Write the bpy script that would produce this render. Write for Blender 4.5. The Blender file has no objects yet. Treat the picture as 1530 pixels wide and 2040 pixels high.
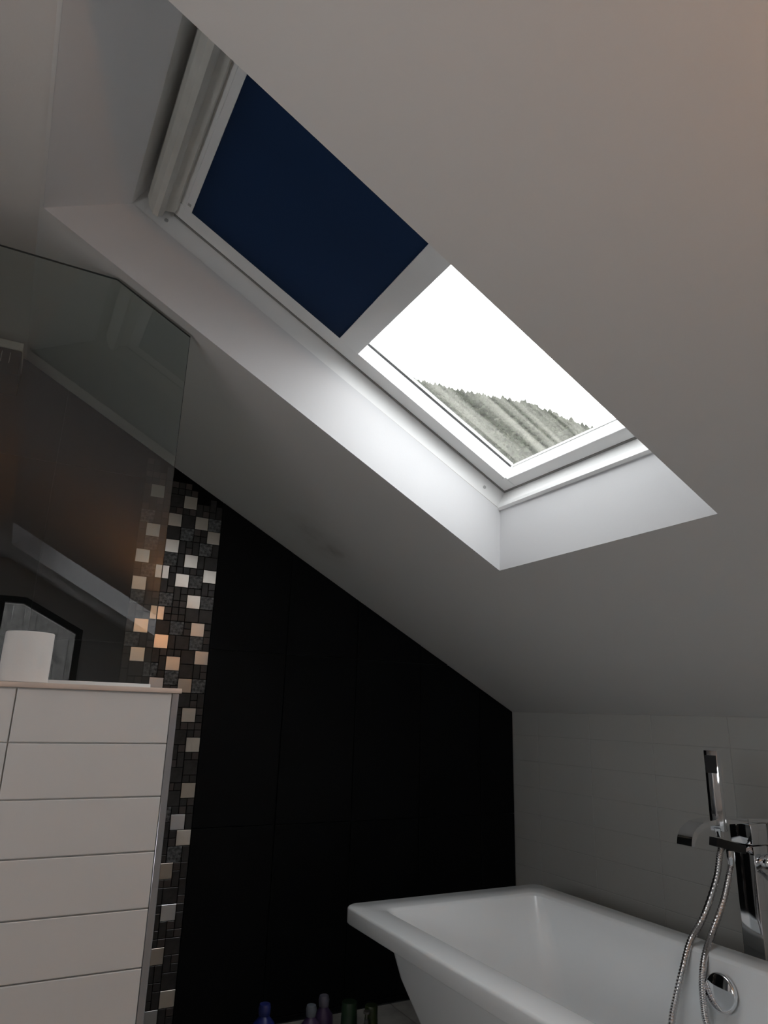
import bpy, bmesh, math, random
from mathutils import Vector, Matrix
random.seed(7)
scene = bpy.context.scene
COL = scene.collection
H = 1.031                       # camera height above the floor

# ------------------------------------------------------------------ camera
YAW, PITCH, ROLL, FPX = 0.48708, 0.28360, 0.03014, 1377.29
cd = bpy.data.cameras.new('camera')
cam = bpy.data.objects.new('camera', cd)
COL.objects.link(cam)
fw = Vector((math.sin(YAW)*math.cos(PITCH), math.cos(YAW)*math.cos(PITCH), math.sin(PITCH)))
rt = Vector((math.cos(YAW), -math.sin(YAW), 0))
up = rt.cross(fw)
r2 = rt*math.cos(ROLL) + up*math.sin(ROLL)
u2 = -rt*math.sin(ROLL) + up*math.cos(ROLL)
mw = Matrix((r2, u2, -fw)).transposed().to_4x4()
mw.translation = (0, 0, H)
cam.matrix_world = mw
cd.sensor_fit = 'VERTICAL'
cd.sensor_height = 24.0
cd.sensor_width = 18.0
cd.lens = 24.0*FPX/2040.0
cd.clip_start = 0.02
cd.clip_end = 3000
scene.camera = cam

# ------------------------------------------------------------------ world, light, exposure
SKY = 3.25
world = bpy.data.worlds.new('overcast_sky')
scene.world = world
world.use_nodes = True
bg = world.node_tree.nodes['Background']
bg.inputs[0].default_value = (0.95, 0.98, 1.0, 1)
bg.inputs[1].default_value = SKY
vs = scene.view_settings
vs.view_transform = 'Standard'
vs.look = 'None'
vs.exposure = 1.0
vs.gamma = 1.0
vs.use_curve_mapping = False
LAMP = 95.0 

# roof slope geometry ------------------------------------------------
S = 0.4929
TS, CS, SN = math.tan(S), math.cos(S), math.sin(S)
CEIL0 = 1.131                   # height of the slope plane over the camera at x = 0
KX = 2.059                      # eaves wall
BY = 2.59                       # black gable wall
RY = -3.2                       # gable wall behind the camera
LX = -1.0
XR = -0.10                      # where the slope meets the flat ceiling
ZF = CEIL0 - XR*TS + H
FLOORZ = 0.0
SK1 = (0.921, 1.682)
SK2 = (-2.56, -1.80)
ORG = Vector((1.30, 0, CEIL0 - 1.30*TS + H))
ET = Vector((-CS, 0, SN))
EN = Vector((SN, 0, CS))
def ceil_z(x):
    return H + CEIL0 - max(x, XR)*TS
def W(t, y, n):
    return ORG + ET*t + EN*n + Vector((0, y, 0))

# sky portals: they add no light, they only tell the renderer where the openings are
def portal(y0, y1, t0, t1):
    l = bpy.data.lights.new('sky_portal', 'AREA')
    l.shape = 'RECTANGLE'
    l.size = (t1-t0); l.size_y = (y1-y0)
    l.cycles.is_portal = True
    o = bpy.data.objects.new('sky_portal', l)
    COL.objects.link(o)
    m = Matrix((ET, Vector((0, -1, 0)), EN)).transposed()
    if m.determinant() < 0:
        m = Matrix((ET, Vector((0, 1, 0)), EN)).transposed()
    m = m.to_4x4()
    m.translation = W((t0+t1)/2, (y0+y1)/2, 0.33)
    o.matrix_world = m
portal(0.96, 1.64, 0.12, 1.34)
portal(SK2[0]+.04, SK2[1]-.04, 0.12, 1.34)
WY0, WY1, WZ0, WZ1 = -.10, .96, .86, 1.41      # unseen window added in the left wall for fill light
l4 = bpy.data.lights.new('sky_portal', 'AREA'); l4.shape = 'RECTANGLE'; l4.size = WY1-WY0; l4.size_y = WZ1-WZ0
l4.cycles.is_portal = True
p4 = bpy.data.objects.new('sky_portal', l4); COL.objects.link(p4)
m4 = Matrix((Vector((0, -1, 0)), Vector((0, 0, 1)), Vector((-1, 0, 0)))).transposed().to_4x4()
m4.translation = (LX-.13, (WY0+WY1)/2, (WZ0+WZ1)/2)
p4.matrix_world = m4
scene.cycles.max_bounces = 6
scene.cycles.diffuse_bounces = 4
scene.cycles.glossy_bounces = 3
scene.cycles.transparent_max_bounces = 8
scene.cycles.caustics_reflective = False
scene.cycles.caustics_refractive = False
scene.cycles.use_adaptive_sampling = True
scene.cycles.adaptive_threshold = 0.08
scene.cycles.adaptive_min_samples = 16

# ------------------------------------------------------------------ materials
def mat(name, color=(.8,.8,.8), rough=.5, metal=0.0, spec=.5, noise=None, bump=None, coat=0.0):
    m = bpy.data.materials.new(name)
    m.use_nodes = True
    nt = m.node_tree
    b = nt.nodes['Principled BSDF']
    b.inputs['Base Color'].default_value = (*color, 1)
    b.inputs['Roughness'].default_value = rough
    b.inputs['Metallic'].default_value = metal
    b.inputs['Specular IOR Level'].default_value = spec
    b.inputs['Coat Weight'].default_value = coat
    tc = nt.nodes.new('ShaderNodeTexCoord')
    if noise:
        scale, amt = noise[0], noise[1]
        nz = nt.nodes.new('ShaderNodeTexNoise')
        nz.inputs['Scale'].default_value = scale
        nz.inputs['Detail'].default_value = noise[2] if len(noise) > 2 else 3
        nt.links.new(tc.outputs['Object'], nz.inputs['Vector'])
        rp = nt.nodes.new('ShaderNodeValToRGB')
        rp.color_ramp.elements[0].position = .3
        rp.color_ramp.elements[1].position = .7
        rp.color_ramp.elements[0].color = tuple(max(0, c*(1-amt)) for c in color) + (1,)
        rp.color_ramp.elements[1].color = tuple(min(1, c*(1+amt)) for c in color) + (1,)
        nt.links.new(nz.outputs['Fac'], rp.inputs['Fac'])
        nt.links.new(rp.outputs['Color'], b.inputs['Base Color'])
    if bump:
        n2 = nt.nodes.new('ShaderNodeTexNoise')
        n2.inputs['Scale'].default_value = bump[0]
        n2.inputs['Detail'].default_value = 2
        nt.links.new(tc.outputs['Object'], n2.inputs['Vector'])
        bp = nt.nodes.new('ShaderNodeBump')
        bp.inputs['Strength'].default_value = bump[1]
        bp.inputs['Distance'].default_value = .002
        nt.links.new(n2.outputs['Fac'], bp.inputs['Height'])
        nt.links.new(bp.outputs['Normal'], b.inputs['Normal'])
    return m

def thin_glass(name, tint, refl=2.0, dirt=False):
    m = bpy.data.materials.new(name)
    m.use_nodes = True
    nt = m.node_tree
    nt.nodes.remove(nt.nodes['Principled BSDF'])
    out = nt.nodes['Material Output']
    tr = nt.nodes.new('ShaderNodeBsdfTransparent'); tr.inputs[0].default_value = (*tint, 1)
    gl = nt.nodes.new('ShaderNodeBsdfGlossy'); gl.inputs['Roughness'].default_value = 0.0
    fr = nt.nodes.new('ShaderNodeFresnel'); fr.inputs['IOR'].default_value = 1.5
    ge = nt.nodes.new('ShaderNodeNewGeometry')
    inv = nt.nodes.new('ShaderNodeMath'); inv.operation = 'SUBTRACT'; inv.inputs[0].default_value = 1
    nt.links.new(ge.outputs['Backfacing'], inv.inputs[1])
    ml = nt.nodes.new('ShaderNodeMath'); ml.operation = 'MULTIPLY'
    nt.links.new(fr.outputs[0], ml.inputs[0]); nt.links.new(inv.outputs[0], ml.inputs[1])
    m2 = nt.nodes.new('ShaderNodeMath'); m2.operation = 'MULTIPLY'; m2.use_clamp = True
    nt.links.new(ml.outputs[0], m2.inputs[0]); m2.inputs[1].default_value = refl
    mx = nt.nodes.new('ShaderNodeMixShader')
    nt.links.new(m2.outputs[0], mx.inputs[0]); nt.links.new(tr.outputs[0], mx.inputs[1]); nt.links.new(gl.outputs[0], mx.inputs[2])
    last = mx
    if dirt:
        tc = nt.nodes.new('ShaderNodeTexCoord')
        mp = nt.nodes.new('ShaderNodeMapping')
        mp.inputs['Scale'].default_value = (1.1, 30, 1)
        nt.links.new(tc.outputs['Object'], mp.inputs[0])
        nz = nt.nodes.new('ShaderNodeTexNoise'); nz.inputs['Scale'].default_value = 1.6; nz.inputs['Detail'].default_value = 5
        nt.links.new(mp.outputs[0], nz.inputs['Vector'])
        rp = nt.nodes.new('ShaderNodeValToRGB')
        rp.color_ramp.elements[0].position = .42; rp.color_ramp.elements[0].color = (.04,)*3+(1,)
        rp.color_ramp.elements[1].position = .68; rp.color_ramp.elements[1].color = (.27,)*3+(1,)
        nt.links.new(nz.outputs['Fac'], rp.inputs['Fac'])
        tl = nt.nodes.new('ShaderNodeBsdfTranslucent'); tl.inputs[0].default_value = (.24, .235, .21, 1)
        m3 = nt.nodes.new('ShaderNodeMixShader')
        nt.links.new(rp.outputs['Color'], m3.inputs[0]); nt.links.new(last.outputs[0], m3.inputs[1]); nt.links.new(tl.outputs[0], m3.inputs[2])
        last = m3
    nt.links.new(last.outputs[0], out.inputs[0])
    return m

def ceiling_material():
    m = mat('ceiling_paint', (.70, .685, .67), .85, spec=.2, bump=(160, .12))
    nt = m.node_tree
    b = nt.nodes['Principled BSDF']
    tc = nt.nodes['Texture Coordinate']
    base = (.70, .685, .67, 1)
    prev = None
    # two faint grey-brown damp marks, each with its own blotchy outline
    for (c, r, col) in (((.999, 2.341, .595+H), .15, (.42, .39, .36, 1)), ((1.03, 2.33, .578+H), .05, (.22, .20, .185, 1)), ((.90, 2.30, .65+H), .11, (.47, .44, .41, 1))):
        vm = nt.nodes.new('ShaderNodeVectorMath'); vm.operation = 'DISTANCE'
        vm.inputs[1].default_value = c
        nt.links.new(tc.outputs['Object'], vm.inputs[0])
        nz = nt.nodes.new('ShaderNodeTexNoise'); nz.inputs['Scale'].default_value = 26; nz.inputs['Detail'].default_value = 4
        nt.links.new(tc.outputs['Object'], nz.inputs['Vector'])
        mr = nt.nodes.new('ShaderNodeMapRange')
        mr.inputs['From Min'].default_value = r; mr.inputs['From Max'].default_value = 0
        mr.inputs['To Min'].default_value = 0; mr.inputs['To Max'].default_value = .75
        nt.links.new(vm.outputs['Value'], mr.inputs['Value'])
        mu = nt.nodes.new('ShaderNodeMath'); mu.operation = 'MULTIPLY'
        nt.links.new(mr.outputs[0], mu.inputs[0]); nt.links.new(nz.outputs['Fac'], mu.inputs[1])
        mx = nt.nodes.new('ShaderNodeMix'); mx.data_type = 'RGBA'
        nt.links.new(mu.outputs[0], mx.inputs['Factor'])
        if prev is None: mx.inputs[6].default_value = base
        else: nt.links.new(prev, mx.inputs[6])
        mx.inputs[7].default_value = col
        prev = mx.outputs[2]
    nt.links.new(prev, b.inputs['Base Color'])
    return m

M = {}
M['ceiling'] = ceiling_material()
M['wall_paint'] = mat('wall_paint', (.68, .66, .64), .85, spec=.2, bump=(160, .12))
M['reveal'] = mat('reveal_paint', (.64, .64, .65), .6, spec=.3, bump=(120, .06))
M['pvc'] = mat('white_window_frame', (.78, .78, .775), .35, spec=.5)
M['pvc_old'] = mat('aged_white_bar', (.60, .59, .55), .5, noise=(14, .06))
M['seal'] = mat('grey_seal', (.24, .23, .22), .8, spec=.2)  # dark grey that paints the shade of the frame groove
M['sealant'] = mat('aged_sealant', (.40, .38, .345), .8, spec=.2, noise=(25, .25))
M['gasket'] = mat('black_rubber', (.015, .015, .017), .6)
M['grout_black'] = mat('dark_grout', (.040, .041, .042), .9, spec=.2)
M['tile_black'] = mat('black_tile', (.0018, .0024, .0032), .55, spec=.16, noise=(9, .3), bump=(60, .12))
M['tile_white'] = mat('white_tile', (.66, .64, .625), .42, spec=.4)
M['grout_white'] = mat('pale_grout', (.62, .61, .59), .9, spec=.2)
M['tile_eaves'] = mat('satin_white_tile', (.55, .55, .53), .42, spec=.4)
M['grout_eaves'] = mat('eaves_grout', (.49, .49, .475), .9, spec=.2)
M['cap'] = mat('beige_stone_cap', (.62, .50, .43), .45, noise=(18, .08))
M['steel_trim'] = mat('aluminium_trim', (.55, .56, .60), .25, metal=1.0)
M['chrome'] = mat('chrome', (.80, .81, .83), .06, metal=1.0)
M['hose'] = mat('hose_metal', (.62, .60, .60), .22, metal=1.0)
M['enamel'] = mat('white_acrylic', (.88, .905, .92), .18, spec=.5, coat=.2)
M['silicone'] = mat('white_silicone', (.75, .74, .72), .5)
M['floor_tile'] = mat('grey_stone_tile', (.32, .305, .285), .55, noise=(7, .35, 6))
M['grout_floor'] = mat('floor_grout', (.12, .12, .115), .9)
M['paper'] = mat('tissue_paper', (.74, .72, .70), .95, spec=.1, bump=(55, .35))
M['card'] = mat('brown_card', (.36, .27, .19), .9)
M['black_plastic'] = mat('black_plastic', (.006, .006, .007), .5)
M['grey_plastic'] = mat('grey_plastic', (.42, .42, .41), .5)
M['pale_plastic'] = mat('pale_trim_plastic', (.70, .69, .66), .5)
M['mos_white'] = mat('mosaic_ivory', (.84, .79, .72), .19, metal=1.0, noise=(30, .05))
M['mos_beige'] = mat('mosaic_taupe', (.56, .50, .44), .26, metal=1.0, noise=(30, .06))
M['mos_silver'] = mat('mosaic_silver', (.70, .71, .73), .26, metal=1.0, noise=(30, .05))
M['mos_dark'] = mat('mosaic_charcoal', (.030, .028, .028), .25, noise=(40, .2))
M['mos_dark2'] = mat('mosaic_brown_charcoal', (.060, .050, .047), .25, noise=(40, .2))
M['mos_glass'] = mat('mosaic_crackle_glass', (.10, .104, .108), .15, noise=(110, .85, 5), bump=(150, .6))
M['mos_back'] = mat('mosaic_grout', (.003, .003, .003), .9, spec=.1)
M['screen_glass'] = thin_glass('smoked_shower_glass', (.86, .89, .875), 2.6)
M['screen_edge'] = mat('glass_edge', (.012, .02, .018), .2)
M['pane'] = thin_glass('window_pane', (.985, .985, .985), 1.0)
M['pane_dirty'] = thin_glass('streaked_window_pane', (.985, .985, .985), 1.0, dirt=True)
M['frame_black'] = mat('black_window_frame', (.012, .012, .012), .5)
M['plank'] = mat('weathered_plank', (.17, .165, .16), .8, noise=(20, .35, 5))
M['hill'] = mat('hillside', (.034, .035, .027), 1.0, spec=0, noise=(.05, .6, 8))
M['tree'] = mat('tree_foliage', (.022, .025, .018), 1.0, spec=0, noise=(.16, .75, 4))

def fabric_material():
    m = bpy.data.materials.new('navy_blackout_fabric')
    m.use_nodes = True
    nt = m.node_tree
    b = nt.nodes['Principled BSDF']
    b.inputs['Base Color'].default_value = (.0028, .0045, .0085, 1)
    b.inputs['Roughness'].default_value = .9
    b.inputs['Specular IOR Level'].default_value = .15
    tl = nt.nodes.new('ShaderNodeBsdfTranslucent')
    tl.inputs[0].default_value = (.00045, .0013, .0036, 1)
    ad = nt.nodes.new('ShaderNodeAddShader')
    nt.links.new(b.outputs[0], ad.inputs[0]); nt.links.new(tl.outputs[0], ad.inputs[1])
    nt.links.new(ad.outputs[0], nt.nodes['Material Output'].inputs[0])
    return m
M['fabric'] = fabric_material()

def emit(name, color, strength):
    m = bpy.data.materials.new(name)
    m.use_nodes = True
    nt = m.node_tree
    b = nt.nodes['Principled BSDF']
    b.inputs['Base Color'].default_value = (.8, .7, .6, 1)
    b.inputs['Emission Color'].default_value = (*color, 1)
    b.inputs['Emission Strength'].default_value = strength
    return m
M['lamp'] = emit('warm_lamp_shade', (1.0, .44, .14), LAMP)

# ------------------------------------------------------------------ object helpers
def link(name, me, m=None, parent=None):
    o = bpy.data.objects.new(name, me)
    COL.objects.link(o)
    if m is not None and me is not None and len(me.materials) == 0:
        for k in (m if isinstance(m, (list, tuple)) else [m]):
            me.materials.append(k)
    if parent is not None:
        o.parent = parent
    return o
def tag(o, label, cat, group=None):
    o['label'] = label; o['category'] = cat
    if group: o['group'] = group
    return o
def structure(o):
    o['kind'] = 'structure'
    return o
def empty(name, loc=(0,0,0)):
    o = bpy.data.objects.new(name, None)
    o.empty_display_size = .1
    COL.objects.link(o)
    o.location = loc
    return o
def me_from(name, verts, faces, smooth=False):
    me = bpy.data.meshes.new(name)
    me.from_pydata([tuple(v) for v in verts], [], faces)
    bm = bmesh.new(); bm.from_mesh(me)
    bmesh.ops.recalc_face_normals(bm, faces=bm.faces)
    bm.to_mesh(me); bm.free()
    if smooth:
        for p in me.polygons: p.use_smooth = True
    return me
def done(bm, name, smooth=False, angle=None):
    bmesh.ops.recalc_face_normals(bm, faces=bm.faces)
    me = bpy.data.meshes.new(name)
    bm.to_mesh(me); bm.free()
    if smooth:
        for p in me.polygons: p.use_smooth = True
        if angle: me.set_sharp_from_angle(angle=math.radians(angle))
    return me
def bevel_bm(bm, w, seg=2):
    bmesh.ops.bevel(bm, geom=list(bm.edges), offset=w, segments=seg, affect='EDGES', profile=.5)
def box_me(name, x0, x1, y0, y1, z0, z1, bev=0, seg=2, f=None):
    """a box; f maps local coordinates to world"""
    bm = bmesh.new()
    c = [(x, y, z) for x in (x0, x1) for y in (y0, y1) for z in (z0, z1)]
    v = [bm.verts.new(p) for p in c]
    for q in ((0,1,3,2),(4,6,7,5),(0,4,5,1),(2,3,7,6),(0,2,6,4),(1,5,7,3)):
        bm.faces.new([v[i] for i in q])
    if bev: bevel_bm(bm, bev, seg)
    if f:
        for a in bm.verts: a.co = f(*a.co)
    return done(bm, name, smooth=bool(bev), angle=40)
def prism_me(name, prof, a0, a1, f, bev=0):
    """profile of 2D points swept from a0 to a1; f(u, v, a) -> world"""
    bm = bmesh.new()
    A = [bm.verts.new((p[0], p[1], a0)) for p in prof]
    B = [bm.verts.new((p[0], p[1], a1)) for p in prof]
    n = len(prof)
    bm.faces.new(A); bm.faces.new(B[::-1])
    for i in range(n):
        bm.faces.new((A[i], A[(i+1) % n], B[(i+1) % n], B[i]))
    if bev: bevel_bm(bm, bev, 2)
    for a in bm.verts: a.co = f(*a.co)
    return done(bm, name, smooth=bool(bev), angle=35)
def lathe_me(name, prof, seg=32, f=None):
    bm = bmesh.new()
    rings = []
    for r, z in prof:
        if r < 1e-6: rings.append([bm.verts.new((0, 0, z))])
        else: rings.append([bm.verts.new((r*math.cos(2*math.pi*i/seg), r*math.sin(2*math.pi*i/seg), z)) for i in range(seg)])
    for a, b in zip(rings, rings[1:]):
        for i in range(seg):
            j = (i+1) % seg
            if len(a) == 1 and len(b) == 1: continue
            if len(a) == 1: bm.faces.new((a[0], b[i], b[j]))
            elif len(b) == 1: bm.faces.new((a[i], b[0], a[j]))
            else: bm.faces.new((a[i], b[i], b[j], a[j]))
    if f:
        for v in bm.verts: v.co = f(*v.co)
    return done(bm, name, smooth=True, angle=40)
def spline(pts, per=10):
    P = [Vector(p) for p in pts]
    out = []
    for i in range(len(P)-1):
        p0 = P[max(i-1, 0)]; p1 = P[i]; p2 = P[i+1]; p3 = P[min(i+2, len(P)-1)]
        for k in range(per):
            t = k/per
            out.append(.5*((2*p1) + (p2-p0)*t + (2*p0-5*p1+4*p2-p3)*t*t + (3*p1-p0-3*p2+p3)*t**3))
    out.append(P[-1])
    return out
def tube_me(name, pts, r, seg=10, radii=None):
    bm = bmesh.new()
    rings = []
    n = len(pts)
    side = None
    for i, p in enumerate(pts):
        d = (pts[min(i+1, n-1)] - pts[max(i-1, 0)]).normalized()
        if side is None:
            side = d.orthogonal().normalized()
        side = (side - d*side.dot(d)).normalized()
        b = d.cross(side)
        rr = radii[i] if radii else r
        rings.append([bm.verts.new(p + side*math.cos(2*math.pi*k/seg)*rr + b*math.sin(2*math.pi*k/seg)*rr) for k in range(seg)])
    for a, b in zip(rings, rings[1:]):
        for k in range(seg):
            j = (k+1) % seg
            bm.faces.new((a[k], a[j], b[j], b[k]))
    bm.faces.new(rings[0]); bm.faces.new(rings[-1][::-1])
    return done(bm, name, smooth=True, angle=60)
def clip_poly(poly, a, b, c):
    """keep a*x + b*y <= c"""
    out = []
    n = len(poly)
    for i in range(n):
        p, q = poly[i], poly[(i+1) % n]
        dp = a*p[0]+b*p[1]-c; dq = a*q[0]+b*q[1]-c
        if dp <= 0: out.append(p)
        if (dp < 0 < dq) or (dq < 0 < dp):
            t = dp/(dp-dq)
            out.append((p[0]+(q[0]-p[0])*t, p[1]+(q[1]-p[1])*t))
    return out
def slab_me(name, poly, depth, cham, f):
    """a tile: polygon with a chamfered front, f(u, v, d) -> world, d = 0 at the back"""
    cx = sum(p[0] for p in poly)/len(poly); cy = sum(p[1] for p in poly)/len(poly)
    n = len(poly)
    def inset(p):
        dx, dy = cx-p[0], cy-p[1]
        return (p[0]+max(-cham, min(cham, dx)), p[1]+max(-cham, min(cham, dy)))
    ins = [inset(p) for p in poly]
    vs_ = [f(p[0], p[1], 0) for p in poly] + [f(p[0], p[1], depth-cham*.6) for p in poly] + [f(p[0], p[1], depth) for p in ins]
    fs = [tuple(range(n))]
    for r in (0, 1):
        for i in range(n):
            j = (i+1) % n
            fs.append((r*n+i, r*n+j, (r+1)*n+j, (r+1)*n+i))
    fs.append(tuple(range(2*n, 3*n)))
    return me_from(name, vs_, fs)

# ================================================================== THE SHELL
# floor ------------------------------------------------------------
floor = structure(link('floor', box_me('floor', LX, KX, RY, BY, -.12, -.004), M['grout_floor']))
fx = [KX - .6*i for i in range(7)]
fy = [BY - .6*i for i in range(11)]
fcache = {}
for i in range(6):
    for j in range(10):
        x1, x0 = fx[i], max(fx[i+1], LX)
        y1, y0 = fy[j], max(fy[j+1], RY)
        if x1-x0 < .03 or y1-y0 < .03: continue
        key = (round(x1-x0, 3), round(y1-y0, 3))
        if key not in fcache:
            w, d = key
            fcache[key] = slab_me('floor_tile', [(.0015, .0015), (w-.0015, .0015), (w-.0015, d-.0015), (.0015, d-.0015)], .004, .0008, lambda u, v, z: (u, v, z))
        o = link('floor_tile', fcache[key], M['floor_tile'], floor)
        o.location = (x0, y0, -.004)

# ceiling: the slope with its two skylight openings, and the flat part ----
xs = [XR, 1.30-1.58*CS, 1.30, KX+.02]
ys = [RY-.02, SK2[0], SK2[1], SK1[0], SK1[1], BY+.02]
vv, ff = [], []
for x in xs:
    for y in ys:
        vv.append((x, y, ceil_z(x)))
for i in range(3):
    for j in range(5):
        if i == 1 and j in (1, 3): continue
        a = i*6+j
        ff.append((a, a+6, a+7, a+1))
b0 = len(vv)
vv += [(LX-.02, RY-.02, ZF), (LX-.02, BY+.02, ZF)]
ff.append((b0, 0, 1, 2, 3, 4, 5, b0+1))
ceiling = structure(link('ceiling', me_from('ceiling', vv, ff), M['ceiling']))

# black gable wall --------------------------------------------------
def gable_poly(x0, x1, z0):
    return [(x0, z0), (x1, z0), (x1, ceil_z(x1)), (XR, ZF), (x0, ZF)]
wall_front = structure(link('wall_front', prism_me('wall_front', gable_poly(LX, KX+.1, -.1), BY+.008, BY+.12, lambda u, v, a: (u, a, v)), M['grout_black']))
MX1, MX0 = .659, .659-12*.0251
edges_r = [MX1, .961, 1.268, 1.574, 1.88, KX]
edges_l = [MX0 - .3055*i for i in range(6)]
zrow = [0, H-1.01, H-.40, H+.21, H+.82, H+1.43]
def black_tile(x0, x1, z0, z1):
    g = .0013
    poly = [(x0+g, z0+g), (x1-g, z0+g), (x1-g, z1-g), (x0+g, z1-g)]
    poly = clip_poly(poly, TS, 1, H+CEIL0-.001)
    poly = clip_poly(poly, 0, 1, ZF-.001)
    if len(poly) < 3: return
    me = slab_me('black_tile', poly, .008, .0009, lambda u, v, d: (u, BY+.008-d, v))
    link('black_tile', me, M['tile_black'], wall_front)
for ed in (list(zip(edges_r, edges_r[1:])), [(max(b, LX), a) for a, b in zip(edges_l, edges_l[1:]) if a > LX]):
    for x0, x1 in ed:
        for z0, z1 in zip(zrow, zrow[1:]):
            black_tile(x0, x1, z0, z1)

# mosaic band in the black wall -------------------------------------
mosaic = link('mosaic_band', prism_me('mosaic_band', [(MX0, 0), (MX1, 0), (MX1, ceil_z(MX1)), (MX0, ceil_z(MX0))], BY+.0035, BY+.0079, lambda u, v, a: (u, a, v)), M['mos_back'], wall_front)
MM = .0251
MZ0 = H + .778 + 7*MM
NR = 78
grid = [[None]*12 for _ in range(NR)]
pieces = []                                           # (col, row, w, h, kind)
def put(c, r, w, h, kind):
    if c < 0 or c+w > 12 or r < 0 or r+h > NR: return False
    for i in range(w):
        for j in range(h):
            if grid[r+j][c+i] is not None: return False
    for i in range(w):
        for j in range(h):
            grid[r+j][c+i] = 1
    pieces.append((c, r, w, h, kind))
    return True
WH = [(.408,.778,'w'),(.536,.753,'w'),(.484,.677,'w'),(.584,.677,'w'),(.407,.628,'w'),(.634,.628,'w'),(.484,.578,'w'),(.381,.528,'w'),(.558,.529,'w'),
      (.532,.453,'w'),(.634,.479,'w'),(.380,.428,'w'),(.584,.380,'w'),(.404,.280,'w'),(.608,.280,'w'),(.481,.228,'w'),(.404,.177,'w'),
      (.530,.153,'w'),(.632,.179,'w'),(.482,.082,'s'),(.582,.077,'b'),(.606,-.025,'w'),(.630,-.126,'w'),(.629,-.279,'b'),(.602,-.383,'s'),
      (.627,-.434,'w'),(.575,-.538,'b'),(.600,-.642,'s'),(.576,-.770,'b'),(.622,-.899,'w'),(.576,-.960,'s')]
TX = [(395,535,0),(870,765,0),(1215,650,0),(425,870,0),(1100,955,0),(665,1065,0),(385,1190,0),(975,1330,0),(735,160,1),(1280,205,1),(875,540,1),(1130,735,1),(260,680,1),(790,1190,1),(1160,1300,1),(340,120,1)]
def px_to_wall(u, v, D):
    d = r2*((u-765)/FPX) - u2*((v-1020)/FPX) + fw
    return d*(D/d.y)
for x, z, k in WH:
    put(round((MX1-x)/MM)-1, round((MZ0-H-z)/MM)-1, 2, 2, k)
for x, z in ((.445,.478),(.471,.478),(.444,.329),(.470,.328)):
    c = int((MX1-x)/MM)
    put(c, round((MZ0-H-z)/MM)-1, 1, 2, 'w')
for u, v, q in TX:
    p = px_to_wall(230+u/6.12, 940+v/6.12, BY) if q == 0 else px_to_wall(220+u/6.652, 1170+v/6.652, BY)
    put(round((MX1-p.x)/MM)-1, round((MZ0-H-p.z)/MM)-1, 2, 2, 't')
rng = random.Random(3)
for r in range(NR):
    for c in range(12):
        if grid[r][c] is not None: continue
        q = rng.random()
        if q < .30 and put(c, r, 2, 2, 'd'): continue
        if q < .36 and put(c, r, 2, 2, 't'): continue
        if q < .46 and put(c, r, 1, 2, 'd'): continue
        put(c, r, 1, 1, 'd' if rng.random() < .55 else 'e')
KM = {'w': M['mos_white'], 's': M['mos_silver'], 'b': M['mos_beige'], 'd': M['mos_dark'], 'e': M['mos_dark2'], 't': M['mos_glass']}
keep = []
for (c, r, w, h, k) in pieces:
    x1 = MX1 - c*MM; x0 = x1 - w*MM
    z1 = MZ0 - r*MM; z0 = z1 - h*MM
    if z1 > ceil_z(x1) - .001 or z0 < 0: continue
    xm, zm = (x0+x1)/2, (z0+z1)/2 - H
    seen = xm > .565 or zm > .055
    keep.append((0 if k in 'wsb' else 1 if k == 't' else 2, 0 if seen else 1, -w*h, abs(zm-.25), x0, z0, w, h, k))
keep.sort(key=lambda a: (a[1], a[0] if a[1] == 0 else 3, a[2], a[3]))
mcache = {}
rest_v, rest_f = [], []
for idx, (_, _, _, _, x0, z0, w, h, k) in enumerate(keep):
    g = .0011
    dep = .0035 + (.0006 if k in 'wsb' else .0012 if k == 't' else 0)
    if idx < 298:
        key = (w, h, k)
        if key not in mcache:
            me = slab_me('mosaic_tile', [(g, g), (w*MM-g, g), (w*MM-g, h*MM-g), (g, h*MM-g)], dep, .0007, lambda u, v, d: (u, -d, v))
            me.materials.append(KM[k])
            mcache[key] = me
        o = link('mosaic_tile', mcache[key], None, mosaic)
        o.location = (x0, BY+.0035, z0)
    else:
        n = len(rest_v)
        X0, X1, Z0, Z1 = x0+g, x0+w*MM-g, z0+g, z0+h*MM-g
        for y in (BY+.0035, BY+.0035-dep):
            rest_v += [(X0, y, Z0), (X1, y, Z0), (X1, y, Z1), (X0, y, Z1)]
        rest_f += [(n+4, n+5, n+6, n+7), (n, n+1, n+5, n+4), (n+1, n+2, n+6, n+5), (n+2, n+3, n+7, n+6), (n+3, n, n+4, n+7)]
if rest_v:
    o = link('mosaic_infill', me_from('mosaic_infill', rest_v, rest_f), M['mos_dark2'], mosaic)
    o['kind'] = 'stuff'

# eaves wall --------------------------------------------------------
KZ = ceil_z(KX)
wall_right = structure(link('wall_right', box_me('wall_right', KX+.0018, KX+.12, RY-.02, BY+.12, -.1, KZ+.03), M['grout_eaves']))
krow = [0]
z = H - .074
zs = []
while z > 0.01: zs.append(z); z -= .1045
zs = sorted(zs)
krow = [0] + zs + [KZ-.003]
kcol = [BY] + [2.42 - .3045*i for i in range(19)]
kcol = [y for y in kcol if y > RY] + [RY]
kcache = {}
for y1, y0 in zip(kcol, kcol[1:]):
    for z0, z1 in zip(krow, krow[1:]):
        if y1-y0 < .01 or z1-z0 < .01: continue
        key = (round(y1-y0, 3), round(z1-z0, 3))
        if key not in kcache:
            w, h = key
            g = .0011
            kcache[key] = slab_me('wall_tile', [(g, g), (w-g, g), (w-g, h-g), (g, h-g)], .007, .0007, lambda u, v, d: (-d, u, v))
        o = link('wall_tile', kcache[key], M['tile_eaves'], wall_right)
        o.location = (KX+.007, y0, z0)

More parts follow.
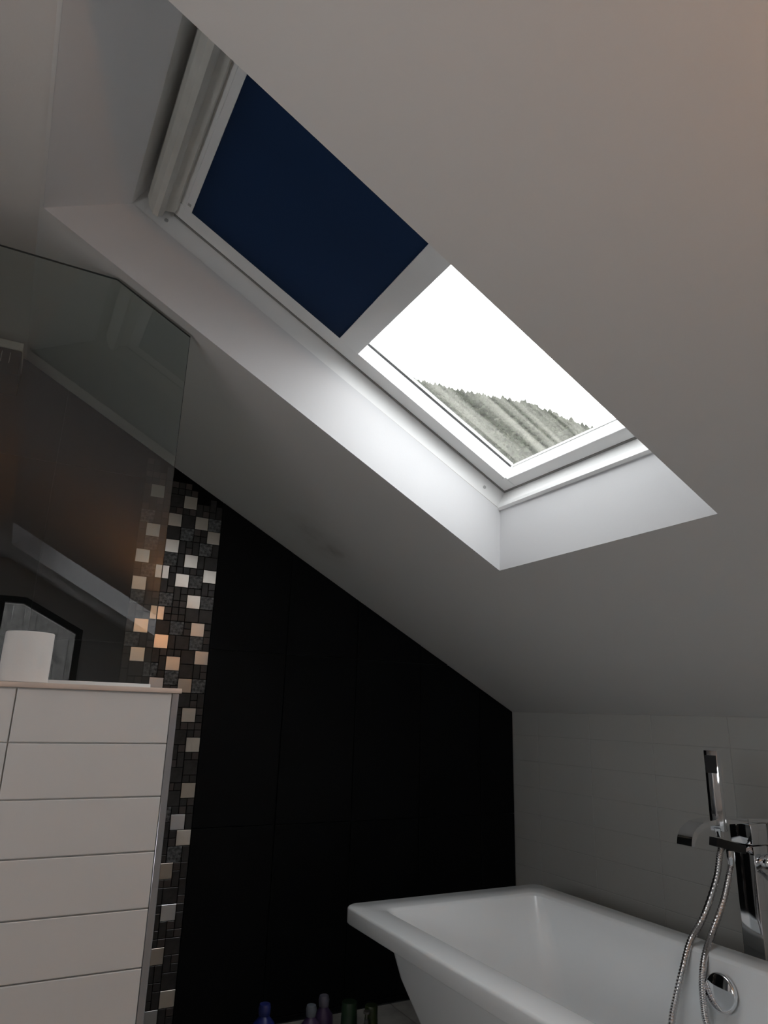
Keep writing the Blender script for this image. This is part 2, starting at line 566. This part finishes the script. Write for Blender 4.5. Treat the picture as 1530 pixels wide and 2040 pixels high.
# left and rear walls -----------------------------------------------
def frame_me(name, o, i, a0, a1, f):
    """rectangular ring: outer and inner (u0, u1, v0, v1), swept a0..a1"""
    q = lambda r: [(r[0], r[2]), (r[1], r[2]), (r[1], r[3]), (r[0], r[3])]
    v_ = [f(p[0], p[1], a) for a in (a0, a1) for r in (o, i) for p in q(r)]
    f_ = []
    for k in range(4):
        j = (k+1) % 4
        f_ += [(k, j, 4+j, 4+k), (8+k, 8+j, 12+j, 12+k), (k, j, 8+j, 8+k), (4+k, 4+j, 12+j, 12+k)]
    return me_from(name, v_, f_)
lw = lambda u, v, a: (a, u, v)
wall_left = structure(link('wall_left', frame_me('wall_left', (RY-.02, BY+.12, -.1, ZF+.02), (WY0, WY1, WZ0, WZ1), LX-.12, LX, lw), M['wall_paint']))
fill_win = structure(empty('window_4', (LX-.06, (WY0+WY1)/2, WZ0)))  # added opening, out of view, lets in extra daylight as fill
def put4(n, me, m):
    o = link(n, me, m, fill_win)
    o.matrix_parent_inverse = Matrix.Translation(-Vector(fill_win.location))
put4('frame', frame_me('frame', (WY0-.01, WY1+.01, WZ0-.01, WZ1+.01), (WY0+.05, WY1-.05, WZ0+.05, WZ1-.05), LX-.10, LX-.04, lw), M['pvc'])
put4('mullion', box_me('mullion', LX-.10, LX-.04, (WY0+WY1)/2-.035, (WY0+WY1)/2+.035, WZ0+.04, WZ1-.04, .003, 1), M['pvc'])
put4('pane', box_me('pane', LX-.075, LX-.070, WY0+.045, (WY0+WY1)/2-.03, WZ0+.045, WZ1-.045), M['pane'])
put4('pane', box_me('pane', LX-.075, LX-.070, (WY0+WY1)/2+.03, WY1-.045, WZ0+.045, WZ1-.045), M['pane'])
put4('window_sill', box_me('window_sill', LX-.04, LX+.05, WY0-.04, WY1+.04, WZ0-.03, WZ0-.002, .003, 1), M['pvc'])
PZ = H
pent = [(-.073, H-.12), (.515, H-.12), (.515, H+.589), (.073, H+.812), (-.073, H+.812)]     # opening of the gable window
gp = [(LX, -.1), (KX+.1, -.1), (KX+.1, ceil_z(KX+.1)+.02), (XR, ZF+.02), (LX, ZF+.02)]
bm = bmesh.new()
def ring(y):
    return [bm.verts.new((p[0], y, p[1])) for p in gp], [bm.verts.new((p[0], y, p[1])) for p in pent]
oA, iA = ring(RY); oB, iB = ring(RY-.12)
for o_, i_ in ((oA, iA), (oB, iB)):
    pairs = [(0, 0), (1, 1), (2, 2), (3, 3), (4, 4)]
    for k in range(5):
        j = (k+1) % 5
        bm.faces.new((o_[k], o_[j], i_[j], i_[k]))
for k in range(5):
    j = (k+1) % 5
    bm.faces.new((iA[k], iA[j], iB[j], iB[k]))
    bm.faces.new((oA[k], oA[j], oB[j], oB[k]))
wall_back = structure(link('wall_back', done(bm, 'wall_back'), M['wall_paint']))

# gable window behind the camera -------------------------------------
win3 = structure(empty('window_3', (.22, RY, H-.12)))
def sub(o, parent):
    """parent keeping world placement"""
    o.parent = parent
    o.matrix_parent_inverse = parent.matrix_world.inverted() if False else Matrix.Translation(-Vector(parent.location))
    return o
cx, cz = .22, H+.3
def grow(poly, d):
    n = len(poly); out = []
    for i in range(n):
        p0, p1, p2 = Vector(poly[i-1]), Vector(poly[i]), Vector(poly[(i+1) % n])
        e1 = (p1-p0).normalized(); e2 = (p2-p1).normalized()
        n1 = Vector((e1.y, -e1.x)); n2 = Vector((e2.y, -e2.x))
        b = (n1+n2).normalized()
        out.append(tuple(p1 + b*d/max(.3, b.dot(n1))))
    return out
po, pi_ = grow(pent, .05), grow(pent, -.004)
vs_ = [(p[0], y, p[1]) for y in (RY-.05, RY+.02) for pp in (pi_, po) for p in pp]
fs = []
for k in range(5):
    j = (k+1) % 5
    fs += [(k, j, 5+j, 5+k), (10+k, 10+j, 15+j, 15+k), (k, j, 10+j, 10+k), (5+k, 5+j, 15+j, 15+k)]
sub(link('frame', me_from('frame', vs_, fs), M['frame_black']), win3)
sub(link('pane', prism_me('pane', pent, RY-.03, RY-.025, lambda u, v, a: (u, a, v)), M['pane']), win3)
fence = empty('plank_fence', (.25, RY-1.3, H-1.2))
tag(fence, 'weathered grey plank fence standing outside behind the gable window', 'fence')
pm = box_me('plank', -.055, .055, -.012, .012, 0, 2.9, .004, 1)
for k in range(25):
    o = link('plank', pm, M['plank'], fence)
    o.location = (-1.3 + .1105*k, .006*((k*7) % 3), -.06*((k*5) % 2))

# ================================================================== HALF WALL with shower screen
HY0, HY1, HXE, HTOP = 1.588, 1.745, .334, H+.029
half = structure(link('wall_half', box_me('wall_half', LX, HXE-.001, HY0+.007, HY1, 0, HTOP), M['grout_white']))
hrow = [HTOP]
zz = H - .0475*1.588*1.0
hz = []
z = H - .0753
while z > .01: hz.append(z); z -= .1045
hrow = [0] + sorted(hz) + [HTOP-.001]
hcol = [HXE] + [.0313 - .3045*i for i in range(5)]
hcol = [x for x in hcol if x > LX] + [LX]
for x1, x0 in zip(hcol, hcol[1:]):
    for z0, z1 in zip(hrow, hrow[1:]):
        if x1-x0 < .01 or z1-z0 < .008: continue
        g = .0013
        w, h = x1-x0, z1-z0
        me = slab_me('wall_tile', [(g, g), (w-g, g), (w-g, h-g), (g, h-g)], .007, .0014, lambda u, v, d: (u, -d, v))
        o = link('wall_tile', me, M['tile_white'], half)
        o.location = (x0, HY0+.007, z0)
link('corner_trim', box_me('corner_trim', HXE, HXE+.0145, HY0+.001, HY1, 0, HTOP, .001, 1), M['steel_trim'], half)
link('cap', box_me('cap', LX, HXE+.019, HY0-.004, HY1+.004, HTOP, HTOP+.0105, .0015, 2), M['cap'], half)
CAPZ = HTOP + .0105

GY = 1.712
scr = empty('shower_screen', (-.2, GY, CAPZ))
tag(scr, 'smoked frameless glass shower screen with a sloped top corner on the half wall', 'shower screen')
gx1 = .177*GY
gtop = H + .6215*GY
xk = gx1 - (gtop - (H + .654*GY - gx1*TS))/(-TS) if False else (.654*GY - .6215*GY)/TS
gp_ = [(LX+.004, CAPZ+.004), (gx1, CAPZ+.004), (gx1, H+.654*GY-gx1*TS), (xk, gtop), (LX+.004, gtop)]
me = prism_me('glass_pane', gp_, GY, GY+.008, lambda u, v, a: (u, a, v))
me.materials.append(M['screen_glass']); me.materials.append(M['screen_edge'])
for p in me.polygons:
    p.material_index = 0 if abs(p.normal.y) > .9 else 1
sub(link('glass_pane', me, None), scr)
sub(link('silicone_bead', prism_me('silicone_bead', [(GY-.006, CAPZ), (GY+.014, CAPZ), (GY+.009, CAPZ+.0105), (GY-.001, CAPZ+.0105)], LX+.004, gx1+.004, lambda u, v, a: (a, u, v)), M['silicone']), scr)

# ================================================================== SKYLIGHTS
def skylight(name, ya, yb, detailed):
    root = structure(empty(name, tuple(W(.1, (ya+yb)/2, 0))))
    P = lambda n, me, m: sub(link(n, me, m), root)
    tn = lambda u, v, a: W(u, a, v)
    th = .012
    # plaster lining of the opening
    side = [(.0003, .0006), (1.5797, .0006), (1.452, .181), (.087, .177)]
    P('reveal_panel', prism_me('reveal_panel', side, yb, yb+th, tn), M['reveal'])
    P('reveal_panel', prism_me('reveal_panel', side, ya-th, ya, tn), M['reveal'])
    P('reveal_panel', prism_me('reveal_panel', [(.0003, .0006), (.087, .177), (.073, .177), (-.0137, .0006)], ya-th, yb+th, tn), M['reveal'])
    P('reveal_panel', prism_me('reveal_panel', [(1.5797, .0006), (1.452, .181), (1.466, .181), (1.594, .0006)], ya-th, yb+th, tn), M['reveal'])
    # fixed frame
    for s, y in ((1, yb), (-1, ya)):
        q = sorted((y+s*.002, y+s*.05))
        P('frame_side', box_me('frame_side', .05, 1.49, q[0], q[1], .1775, .32, .0015, 1, f=W), M['pvc'])
    low = [(.078, .1775), (.0905, .1715), (.0985, .176), (.1015, .186), (.098, .203), (.0985, .247), (.0995, .32), (.03, .32), (.03, .1775)]
    P('frame_bottom', prism_me('frame_bottom', low, ya-.002, yb+.002, tn), M['pvc'])
    P('frame_top', prism_me('frame_top', [(1.452, .181), (1.452, .262), (1.36, .262), (1.36, .32), (1.52, .32), (1.52, .181)], ya-.002, yb+.002, tn), M['pvc'])
    # opening sash
    for s, y in ((-1, yb), (1, ya)):
        q = sorted((y+s*.0045, y+s*.060))
        P('sash_side', box_me('sash_side', .104, 1.359, q[0], q[1], .2405, .302, .0015, 1, f=W), M['pvc'])
    P('sash_bottom', box_me('sash_bottom', .104, .142, ya+.06, yb-.06, .2405, .302, .0015, 1, f=W), M['pvc'])
    P('sash_top', box_me('sash_top', 1.318, 1.359, ya+.06, yb-.06, .243, .302, .0015, 1, f=W), M['pvc'])
    if detailed:
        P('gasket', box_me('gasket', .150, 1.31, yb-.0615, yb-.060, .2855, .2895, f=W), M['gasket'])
        P('glazing_bead', box_me('glazing_bead', .147, 1.31, yb-.064, yb-.060, .2905, .301, .001, 1, f=W), M['pvc'])
        P('glazing_bead', box_me('glazing_bead', .142, .1445, ya+.06, yb-.064, .292, .301, f=W), M['pvc'])
        for yy in (yb-.0045, ya-.002):  # dark strips stand in for the shade between frame and sash
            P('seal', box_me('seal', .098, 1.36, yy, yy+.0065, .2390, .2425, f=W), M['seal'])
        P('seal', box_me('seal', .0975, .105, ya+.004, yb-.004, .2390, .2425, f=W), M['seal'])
        P('sealant_line', box_me('sealant_line', .09, 1.44, yb+.0002, yb+.003, .1755, .1790, f=W), M['sealant'])  # thin grey-brown strips along the seam of lining and frame
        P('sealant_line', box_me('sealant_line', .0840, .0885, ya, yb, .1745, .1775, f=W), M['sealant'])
        for t, n in ((.17, .207), (1.364, .211)):
            P('screw_cap', lathe_me('screw_cap', [(0, 0), (.0055, 0), (.0055, .0015), (.004, .0022), (0, .0022)], 16, f=lambda x, y, z, t=t, n=n: W(t+x, yb+.002-z, n+y)), M['grey_plastic'])
    me = box_me('pane', .10, 1.35, ya+.02, yb-.02, .302, .306)
    o = P('pane', me, M['pane_dirty'] if detailed else M['pane'])
    # local axes of the pane lie along the slope so the rain streaks run down it
    o.matrix_parent_inverse = Matrix.Translation(-Vector(root.location))
    mm = Matrix((ET, Vector((0, 1, 0)), EN)).transposed().to_4x4()
    mm.translation = ORG
    o.matrix_basis = mm
    # ventilation bar along the top of the window
    bar = [(1.356, .227), (1.375, .212), (1.372, .196), (1.378, .181), (1.392, .179), (1.414, .195), (1.431, .215), (1.433, .243), (1.356, .243)]
    P('ventilation_bar', prism_me('ventilation_bar', bar, ya+.027, yb-.027, tn), M['pvc_old'])
    return root
win1 = skylight('window_1', SK1[0], SK1[1], True)
win2 = skylight('window_2', SK2[0], SK2[1], False)

# roller blind in the near skylight ----------------------------------
bl = empty('roller_blind', tuple(W(1.0, 1.3, .24)))
tag(bl, 'navy blue blackout roller blind drawn half way down the skylight', 'blind')
ya, yb = SK1
sub(link('fabric', me_from('fabric', [W(.80, ya+.0585, .2398), W(1.325, ya+.0585, .2398), W(1.325, yb-.0585, .2398), W(.80, yb-.0585, .2398)], [(0, 1, 2, 3)]), M['fabric']), bl)
sub(link('bottom_bar', box_me('bottom_bar', .742, .811, ya+.0605, yb-.0605, .2355, .252, .002, 2, f=W), M['pvc']), bl)
cas = sub(link('cassette', prism_me('cassette', [(1.318, .2425), (1.318, .237), (1.338, .235), (1.341, .239), (1.352, .2425)], ya+.055, yb-.055, lambda u, v, a: W(u, a, v)), M['pvc']), bl)
sub(link('sticker', box_me('sticker', 1.325, 1.334, yb-.088, yb-.079, .2350, .2360, f=W), M['grey_plastic']), bl)
sub(link('guide_rail', box_me('guide_rail', .15, .742, yb-.0605, yb-.0575, .2375, .2405, f=W), M['pvc']), bl)
sub(link('guide_rail', box_me('guide_rail', .15, .742, ya+.0575, ya+.0605, .2375, .2405, f=W), M['pvc']), bl)
sub(link('rail_clip', box_me('rail_clip', .1425, .152, yb-.069, yb-.05, .2350, .2405, .001, 1, f=W), M['pvc']), bl)

# ================================================================== BATHTUB
RZ = H - .55
TX0, TX1, TY0, TY1 = 1.008, 1.752, .52, 2.088
def rrect(x0, x1, y0, y1, r, z, seg=6):
    out = []
    for cx_, cy_, a0 in ((x1-r, y1-r, 0), (x0+r, y1-r, 90), (x0+r, y0+r, 180), (x1-r, y0+r, 270)):
        for k in range(seg+1):
            a = math.radians(a0 + 90*k/seg)
            out.append((cx_+r*math.cos(a), cy_+r*math.sin(a), z))
    return out
def loft(name, rings, close_last=True, close_first=False, angle=50):
    bm = bmesh.new()
    R = [[bm.verts.new(p) for p in r] for r in rings]
    n = len(R[0])
    for a, b in zip(R, R[1:]):
        for i in range(n):
            j = (i+1) % n
            bm.faces.new((a[i], a[j], b[j], b[i]))
    if close_last: bm.faces.new(R[-1])
    if close_first: bm.faces.new(R[0][::-1])
    return done(bm, name, smooth=True, angle=angle)
def tr(in_x, in_y, r, z):
    return rrect(TX0+in_x, TX1-in_x, TY0+in_y, TY1-in_y, r, RZ+z)
tub = empty('bathtub', ((TX0+TX1)/2, (TY0+TY1)/2, 0))
tag(tub, 'white freestanding rectangular bathtub with a flat overhanging rim', 'bathtub')
rim = loft('rim', [tr(.075, .10, .05, -.044), tr(.003, .003, .036, -.046), tr(0, 0, .038, -.042), tr(0, 0, .038, -.008), tr(.002, .002, .037, -.003), tr(.007, .007, .034, 0),
                   tr(.080, .092, .034, 0), tr(.085, .097, .034, -.002), tr(.090, .103, .036, -.008)], close_last=False)
sub(link('rim', rim, M['enamel']), tub)
basin = loft('basin', [tr(.090, .103, .036, -.008), tr(.098, .125, .05, -.05), tr(.112, .165, .06, -.13), tr(.135, .215, .07, -.25), tr(.155, .255, .08, -.34), tr(.185, .295, .09, -.375), tr(.23, .34, .09, -.386)])
sub(link('basin', basin, M['enamel']), tub)
body = loft('body', [tr(.075, .100, .055, -.044), tr(.090, .150, .06, -.15), tr(.125, .205, .06, -.25), tr(.165, .265, .06, -.40), tr(.185, .295, .06, -.478), tr(.185, .295, .06, -.481)])
sub(link('body', body, M['enamel']), tub)
# overflow cover on the inner side
ofx, ofy, ofz = TX1-.108, 1.290, H-.620
ax = Vector((-1, 0, .14)).normalized()
ay = Vector((0, 1, 0)); az = ax.cross(ay)
def offr(x, y, z): return Vector((ofx, ofy, ofz)) + ay*x + az*y + ax*z
sub(link('overflow_cover', lathe_me('overflow_cover', [(0, -.006), (.034, -.006), (.040, .002), (.042, .010), (.0405, .014), (.037, .016), (0, .0175)], 40, f=offr), M['chrome']), tub)
sub(link('drain', lathe_me('drain', [(0, 0), (.035, 0), (.035, .004), (.03, .006), (0, .006)], 32, f=lambda x, y, z: (1.38+x, 1.30+y, RZ-.386+z)), M['chrome']), tub)

# ================================================================== BATH FAUCET
fc = empty('bath_faucet', (1.905, 1.36, 0))
tag(fc, 'floor standing chrome bath faucet with a curved flat spout behind the bathtub', 'faucet')
CX0, CX1, CY0, CY1 = 1.872, 1.932, 1.330, 1.392
sub(link('base_plate', box_me('base_plate', CX0-.03, CX1+.03, CY0-.03, CY1+.03, 0, .012, .003, 2), M['chrome']), fc)
sub(link('column', box_me('column', CX0, CX1, CY0, CY1, .012, H-.318, .003, 2), M['chrome']), fc)
sub(link('valve_body', box_me('valve_body', CX0-.004, CX1+.004, CY0-.002, CY1+.004, H-.316, H-.262, .004, 2), M['chrome']), fc)
# spout: flat band, horizontal then curving down over the tub
pts = [(1.957, -.254), (1.90, -.2495), (1.78, -.2465), (1.715, -.2485), (1.68, -.255), (1.655, -.268), (1.640, -.285), (1.634, -.306)]
cur = [Vector((a, b, 0)) for a, b in pts]
cur = spline([(a, 0, b) for a, b in pts], 5)
topv, botv = [], []
for i, p in enumerate(cur):
    d = (cur[min(i+1, len(cur)-1)] - cur[max(i-1, 0)]).normalized()
    nrm = Vector((d.z, 0, -d.x))            # up side of the band
    if nrm.z < 0 and abs(d.x) > .3: nrm = -nrm
    w = .013 if i > 4 else .009
    topv.append((p.x, p.z)); botv.append((p.x + (-nrm.x)*w, p.z + (-nrm.z)*w))
bm = bmesh.new()
rows = []
for (tp, bt) in zip(topv, botv):
    rows.append([bm.verts.new((tp[0], CY0+.006, H+tp[1])), bm.verts.new((tp[0], CY1-.010, H+tp[1])), bm.verts.new((bt[0], CY1-.010, H+bt[1])), bm.verts.new((bt[0], CY0+.006, H+bt[1]))])
for a, b in zip(rows, rows[1:]):
    for k in range(4):
        j = (k+1) % 4
        bm.faces.new((a[k], a[j], b[j], b[k]))
bm.faces.new(rows[0]); bm.faces.new(rows[-1][::-1])
sub(link('spout', done(bm, 'spout', True, 35), M['chrome']), fc)
# holder arm with a short neck
def seg_box(a, b, w, h):
    a, b = Vector(a), Vector(b)
    d = (b-a); L = d.length; d.normalize()
    s = d.cross(Vector((0, 0, 1))).normalized(); u = s.cross(d)
    return lambda x, y, z: a + d*(x*L) + s*(y*w) + u*(z*h)
f1 = seg_box((1.727, 1.343, H-.2995), (1.842, 1.343, H-.325), .024, .021)
hold = sub(link('shower_holder', box_me('shower_holder', 0, 1, -.5, .5, -.5, .5, .02, 2, f=f1), M['black_plastic']), fc)
sub(link('holder_neck', tube_me('holder_neck', [Vector((1.835, 1.345, H-.323)), Vector((1.853, 1.348, H-.326)), Vector((1.874, 1.352, H-.327))], .009, 16), M['chrome']), fc)
sub(link('hose_nut', lathe_me('hose_nut', [(0, -.038), (.0075, -.038), (.009, -.034), (.0105, -.015), (.0105, 0), (0, 0)], 16, f=lambda x, y, z: (1.792+x, 1.343+y, H-.325+z)), M['chrome']), fc)
# diverter knob with a short lever
sub(link('diverter_knob', lathe_me('diverter_knob', [(0, 0), (.014, 0), (.019, .008), (.021, .020), (.018, .032), (.010, .038), (0, .039)], 24, f=lambda x, y, z: (1.903+x, CY0-z, H-.356+y)), M['chrome']), fc)
sub(link('diverter_lever', box_me('diverter_lever', 1.898, 1.985, CY0-.036, CY0-.022, H-.378, H-.368, .003, 2, f=lambda x, y, z: (x, y, z-(x-1.898)*.35)), M['chrome']), fc)
# the hose: out of the holder, over the rim, a loop in the tub and back up
hp = [(1.762, 1.343, -.312), (1.762, 1.353, -.335), (1.757, 1.367, -.395), (1.728, 1.394, -.488), (1.668, 1.393, -.5395), (1.633, 1.392, -.592), (1.612, 1.403, -.658), (1.590, 1.405, -.715), (1.555, 1.385, -.80), (1.50, 1.33, -.882), (1.46, 1.24, -.910),
      (1.48, 1.17, -.895), (1.54, 1.20, -.79), (1.578, 1.268, -.712), (1.594, 1.304, -.680), (1.612, 1.323, -.649), (1.630, 1.336, -.607), (1.652, 1.342, -.563), (1.715, 1.365, -.522), (1.765, 1.361, -.454), (1.785, 1.349, -.388), (1.791, 1.344, -.361)]
cur = spline([(a, b, H+c) for a, b, c in hp], 26)
rad = [.0080 + .0008*math.cos(i*2.1) for i in range(len(cur))]
sub(link('hose', tube_me('hose', cur, .007, 10, rad), M['hose']), fc)

hs = empty('hand_shower', (1.757, 1.344, H-.288))
tag(hs, 'slim rectangular chrome hand shower standing upright in the faucet holder', 'hand shower')
hn = Vector((-.97, -.24, 0)).normalized(); hw = Vector((-hn.y, hn.x, 0))      # front and width directions of the handle
hfr = lambda u, v, z: Vector((1.757, 1.344, 0)) + hw*u + hn*v + Vector((0, 0, z))
sub(link('handle', box_me('handle', -.0185, .0185, -.010, .010, H-.276, H-.071, .0025, 2, f=hfr), M['chrome']), hs)
sub(link('spray_plate', box_me('spray_plate', -.0150, .0150, .0095, .0112, H-.130, H-.084, .0006, 1, f=hfr), M['black_plastic']), hs)
sub(link('cone_end', lathe_me('cone_end', [(0, 0), (.0095, 0), (.0105, .006), (.015, .018), (.0165, .022), (0, .022)], 20, f=lambda x, y, z: (1.757+x, 1.3435+y*.8, H-.2905+z)), M['chrome']), hs)

# ================================================================== SMALL THINGS
# toilet roll on the half wall
tr_ = empty('toilet_roll', (.0405, 1.648, CAPZ))
tag(tr_, 'white toilet paper roll standing upright on the tiled half wall', 'toilet roll')
sub(link('paper', lathe_me('paper', [(.021, 0), (.045, 0), (.0468, .0015), (.0472, .05), (.0468, .1005), (.0455, .102), (.021, .102), (.021, 0)], 56, f=lambda x, y, z: (.0405+x, 1.648+y, CAPZ+z)), M['paper']), tr_)
sub(link('core', lathe_me('core', [(.0195, .001), (.021, .001), (.021, .1015), (.0195, .1015), (.0195, .001)], 32, f=lambda x, y, z: (.0405+x, 1.648+y, CAPZ+z)), M['card']), tr_)

# ventilation box high in the shower corner
vb = empty('ventilation_box', (-.3, 2.5, H+1.03))
tag(vb, 'black ventilation box with a pale top strip high in the shower corner', 'ventilation box')
sub(link('housing', box_me('housing', -.52, -.1085, 2.40, BY-.001, H+1.035, H+1.121, .002, 1), M['black_plastic']), vb)
sub(link('top_strip', box_me('top_strip', -.523, -.107, 2.396, BY-.001, H+1.121, H+1.150, .002, 1), M['pale_plastic']), vb)
sub(link('mounting_plate', box_me('mounting_plate', -.50, -.20, 2.54, BY-.001, H+1.150, ZF-.0005), M['black_plastic']), vb)
for px in (-.1655, -.141):
    sub(link('slot_rim', box_me('slot_rim', px-.0008, px+.0008, 2.3985, 2.401, H+1.07, H+1.108), M['grey_plastic']), vb)

# bottles on the floor beside the bathtub
def bottle(name, x, y, h, r, body_c, cap_c, label, shape, sq=1.0):
    root = empty(name, (x, y, 0))
    tag(root, label, 'bottle')
    mb = mat(name+'_plastic', body_c, .35)
    mc = mat(name+'_cap', cap_c, .4)
    ch = h*.16
    hb = h - ch
    if shape == 'round':
        prof = [(0, 0), (r*.9, 0), (r, .006), (r, hb*.80), (r*.92, hb*.88), (r*.55, hb*.96), (r*.42, hb), (0, hb)]
        capp = [(0, 0), (r*.48, 0), (r*.5, .002), (r*.55, ch*.55), (r*.45, ch*.88), (0, ch)]
    elif shape == 'pump':
        prof = [(0, 0), (r*.9, 0), (r, .006), (r, hb*.9), (r*.8, hb*.96), (r*.3, hb), (0, hb)]
        capp = [(0, 0), (r*.3, 0), (r*.3, ch*.3), (r*.12, ch*.35), (r*.12, ch*.75), (r*.5, ch*.8), (r*.5, ch*.98), (0, ch)]
    else:
        prof = [(0, 0), (r*.92, 0), (r, .006), (r*.96, hb*.5), (r*.90, hb*.97), (r*.86, hb), (0, hb)]
        capp = [(0, 0), (r*.86, 0), (r*.86, ch*.9), (r*.8, ch), (0, ch)]
    sub(link('body', lathe_me('body', prof, 24, f=lambda a, b, c: (x+a, y+b*sq, c)), mb), root)
    sub(link('cap', lathe_me('cap', capp, 24, f=lambda a, b, c: (x+a, y+b*sq, hb+c)), mc), root)
bottle('shampoo_bottle', .835, 2.232, .205, .034, (.015, .025, .17), (.02, .03, .16), 'deep blue plastic bottle on the floor, leftmost of the bottles by the bathtub', 'round')
bottle('shower_gel_bottle', .962, 2.181, .200, .030, (.05, .03, .08), (.14, .16, .19), 'dark purple bottle with grey round cap, left of the taller purple bottle', 'round')
bottle('shower_gel_bottle', 1.022, 2.225, .203, .030, (.06, .035, .10), (.15, .15, .20), 'taller dark purple bottle with round cap beside the green bottles', 'round')
bottle('conditioner_bottle', 1.072, 2.150, .200, .027, (.02, .05, .028), (.025, .06, .03), 'dark green bottle on the floor beside the purple bottles', 'flat')
bottle('lotion_bottle', 1.092, 2.075, .197, .020, (.03, .03, .032), (.12, .12, .12), 'slim dark pump bottle standing between the two green bottles', 'pump')
bottle('bath_oil_bottle', 1.120, 2.100, .200, .022, (.045, .075, .02), (.04, .06, .02), 'olive green bottle nearest the foot of the bathtub', 'flat')

# warm pendant lamp behind the camera
lx, ly = .86, -.55
lz = ceil_z(lx)
lamp = empty('pendant_lamp', (lx, ly, lz))
tag(lamp, 'warm uplighter bowl pendant lamp hanging from the slope behind the viewpoint', 'lamp')
sub(link('canopy', lathe_me('canopy', [(0, .06), (.045, .06), (.05, -.005), (.045, -.02), (0, -.022)], 24, f=lambda x, y, z: (lx+x, ly+y, lz+z-.02)), M['pvc']), lamp)
sub(link('cord', tube_me('cord', [Vector((lx, ly, lz-.03)), Vector((lx, ly, lz-.15)), Vector((lx, ly, lz-.29))], .003, 8), M['black_plastic']), lamp)
sub(link('socket', lathe_me('socket', [(0, 0), (.02, 0), (.022, -.03), (.028, -.05), (0, -.05)], 20, f=lambda x, y, z: (lx+x, ly+y, lz-.283+z)), M['black_plastic']), lamp)
sub(link('bowl', lathe_me('bowl', [(0, -.09)] + [(.15*math.sin(math.pi*k/28), .06-.15*math.cos(math.pi*k/28)) for k in range(1, 15)] + [(.146, .06)] + [(.146*math.sin(math.pi*k/28), .06-.146*math.cos(math.pi*k/28)) for k in range(13, 0, -1)] + [(0, -.086)], 36, f=lambda x, y, z: (lx+x, ly+y, lz-.385+z)), M['steel_trim']), lamp)
sub(link('globe', lathe_me('globe', [(0, -.058)] + [(.058*math.sin(math.pi*k/14), -.058*math.cos(math.pi*k/14)) for k in range(1, 12)] + [(.025, .0555)], 28, f=lambda x, y, z: (lx+x, ly+y, lz-.385+z)), M['lamp']), lamp)

# ================================================================== OUTSIDE: wooded hillside
rh = random.Random(11)
def ridge(az):
    pts_ = [(0, 29.5), (20, 28.6), (31, 27.1), (40.4, 25.15), (45.8, 22.7), (55, 17.5), (75, 9), (100, 5)]
    for (a, e), (b, g) in zip(pts_, pts_[1:]):
        if a <= az <= b: return e + (g-e)*(az-a)/(b-a)
    return 4
hv, hf = [], []
NA, NRr = 90, 26
for i in range(NA+1):
    az = -5 + 100*i/NA
    e = math.radians(ridge(max(0, az)))
    for j in range(NRr+1):
        s_ = j/NRr
        R = 140 + 480*s_
        top = 620*math.tan(e)
        z = H + top*(s_**1.15)*.985  + rh.uniform(-1, 1)
        hv.append((R*math.sin(math.radians(az)), R*math.cos(math.radians(az)), z))
for i in range(NA):
    for j in range(NRr):
        a = i*(NRr+1)+j
        hf.append((a, a+1, a+NRr+2, a+NRr+1))
hill = link('hillside', me_from('hillside', hv, hf, True), M['hill'])
tag(hill, 'steep grey green wooded hillside outside beyond the skylight', 'hill')
tv, tf = [], []
def tree_at(x, y, z, h, r):
    n = len(tv)
    k = 6
    rot = rh.random()*6
    for (rr, zz_) in ((r*.55, .05), (r, .25), (r*.72, .55), (r*.3, .85)):
        for q in range(k):
            a = rot + q*2*math.pi/k
            jit = rh.uniform(.75, 1.25)
            tv.append((x+rr*jit*math.cos(a), y+rr*jit*math.sin(a), z+h*zz_*rh.uniform(.93, 1.07)))
    tv.append((x, y, z+h))
    for ring_ in range(3):
        for q in range(k):
            a = n+ring_*k+q; b = n+ring_*k+(q+1) % k
            tf.append((a, b, b+k, a+k))
    for q in range(k):
        tf.append((n+3*k+q, n+3*k+(q+1) % k, n+4*k))
for q in range(9000):
    az = rh.uniform(22, 58)
    s_ = 1 - (rh.random()**1.5)*.5 if q % 3 else rh.uniform(.985, 1.0)
    e = math.radians(ridge(az))
    R = 140 + 480*s_
    z = H + 620*math.tan(e)*(s_**1.15)*.985 - 1
    h = rh.uniform(2.0, 4.5) if rh.random() < .94 else rh.uniform(5.5, 8)
    tree_at(R*math.sin(math.radians(az)), R*math.cos(math.radians(az)), z, h, h*rh.uniform(.28, .5))
trees = link('trees', me_from('trees', tv, tf), M['tree'], hill)
trees['kind'] = 'stuff'
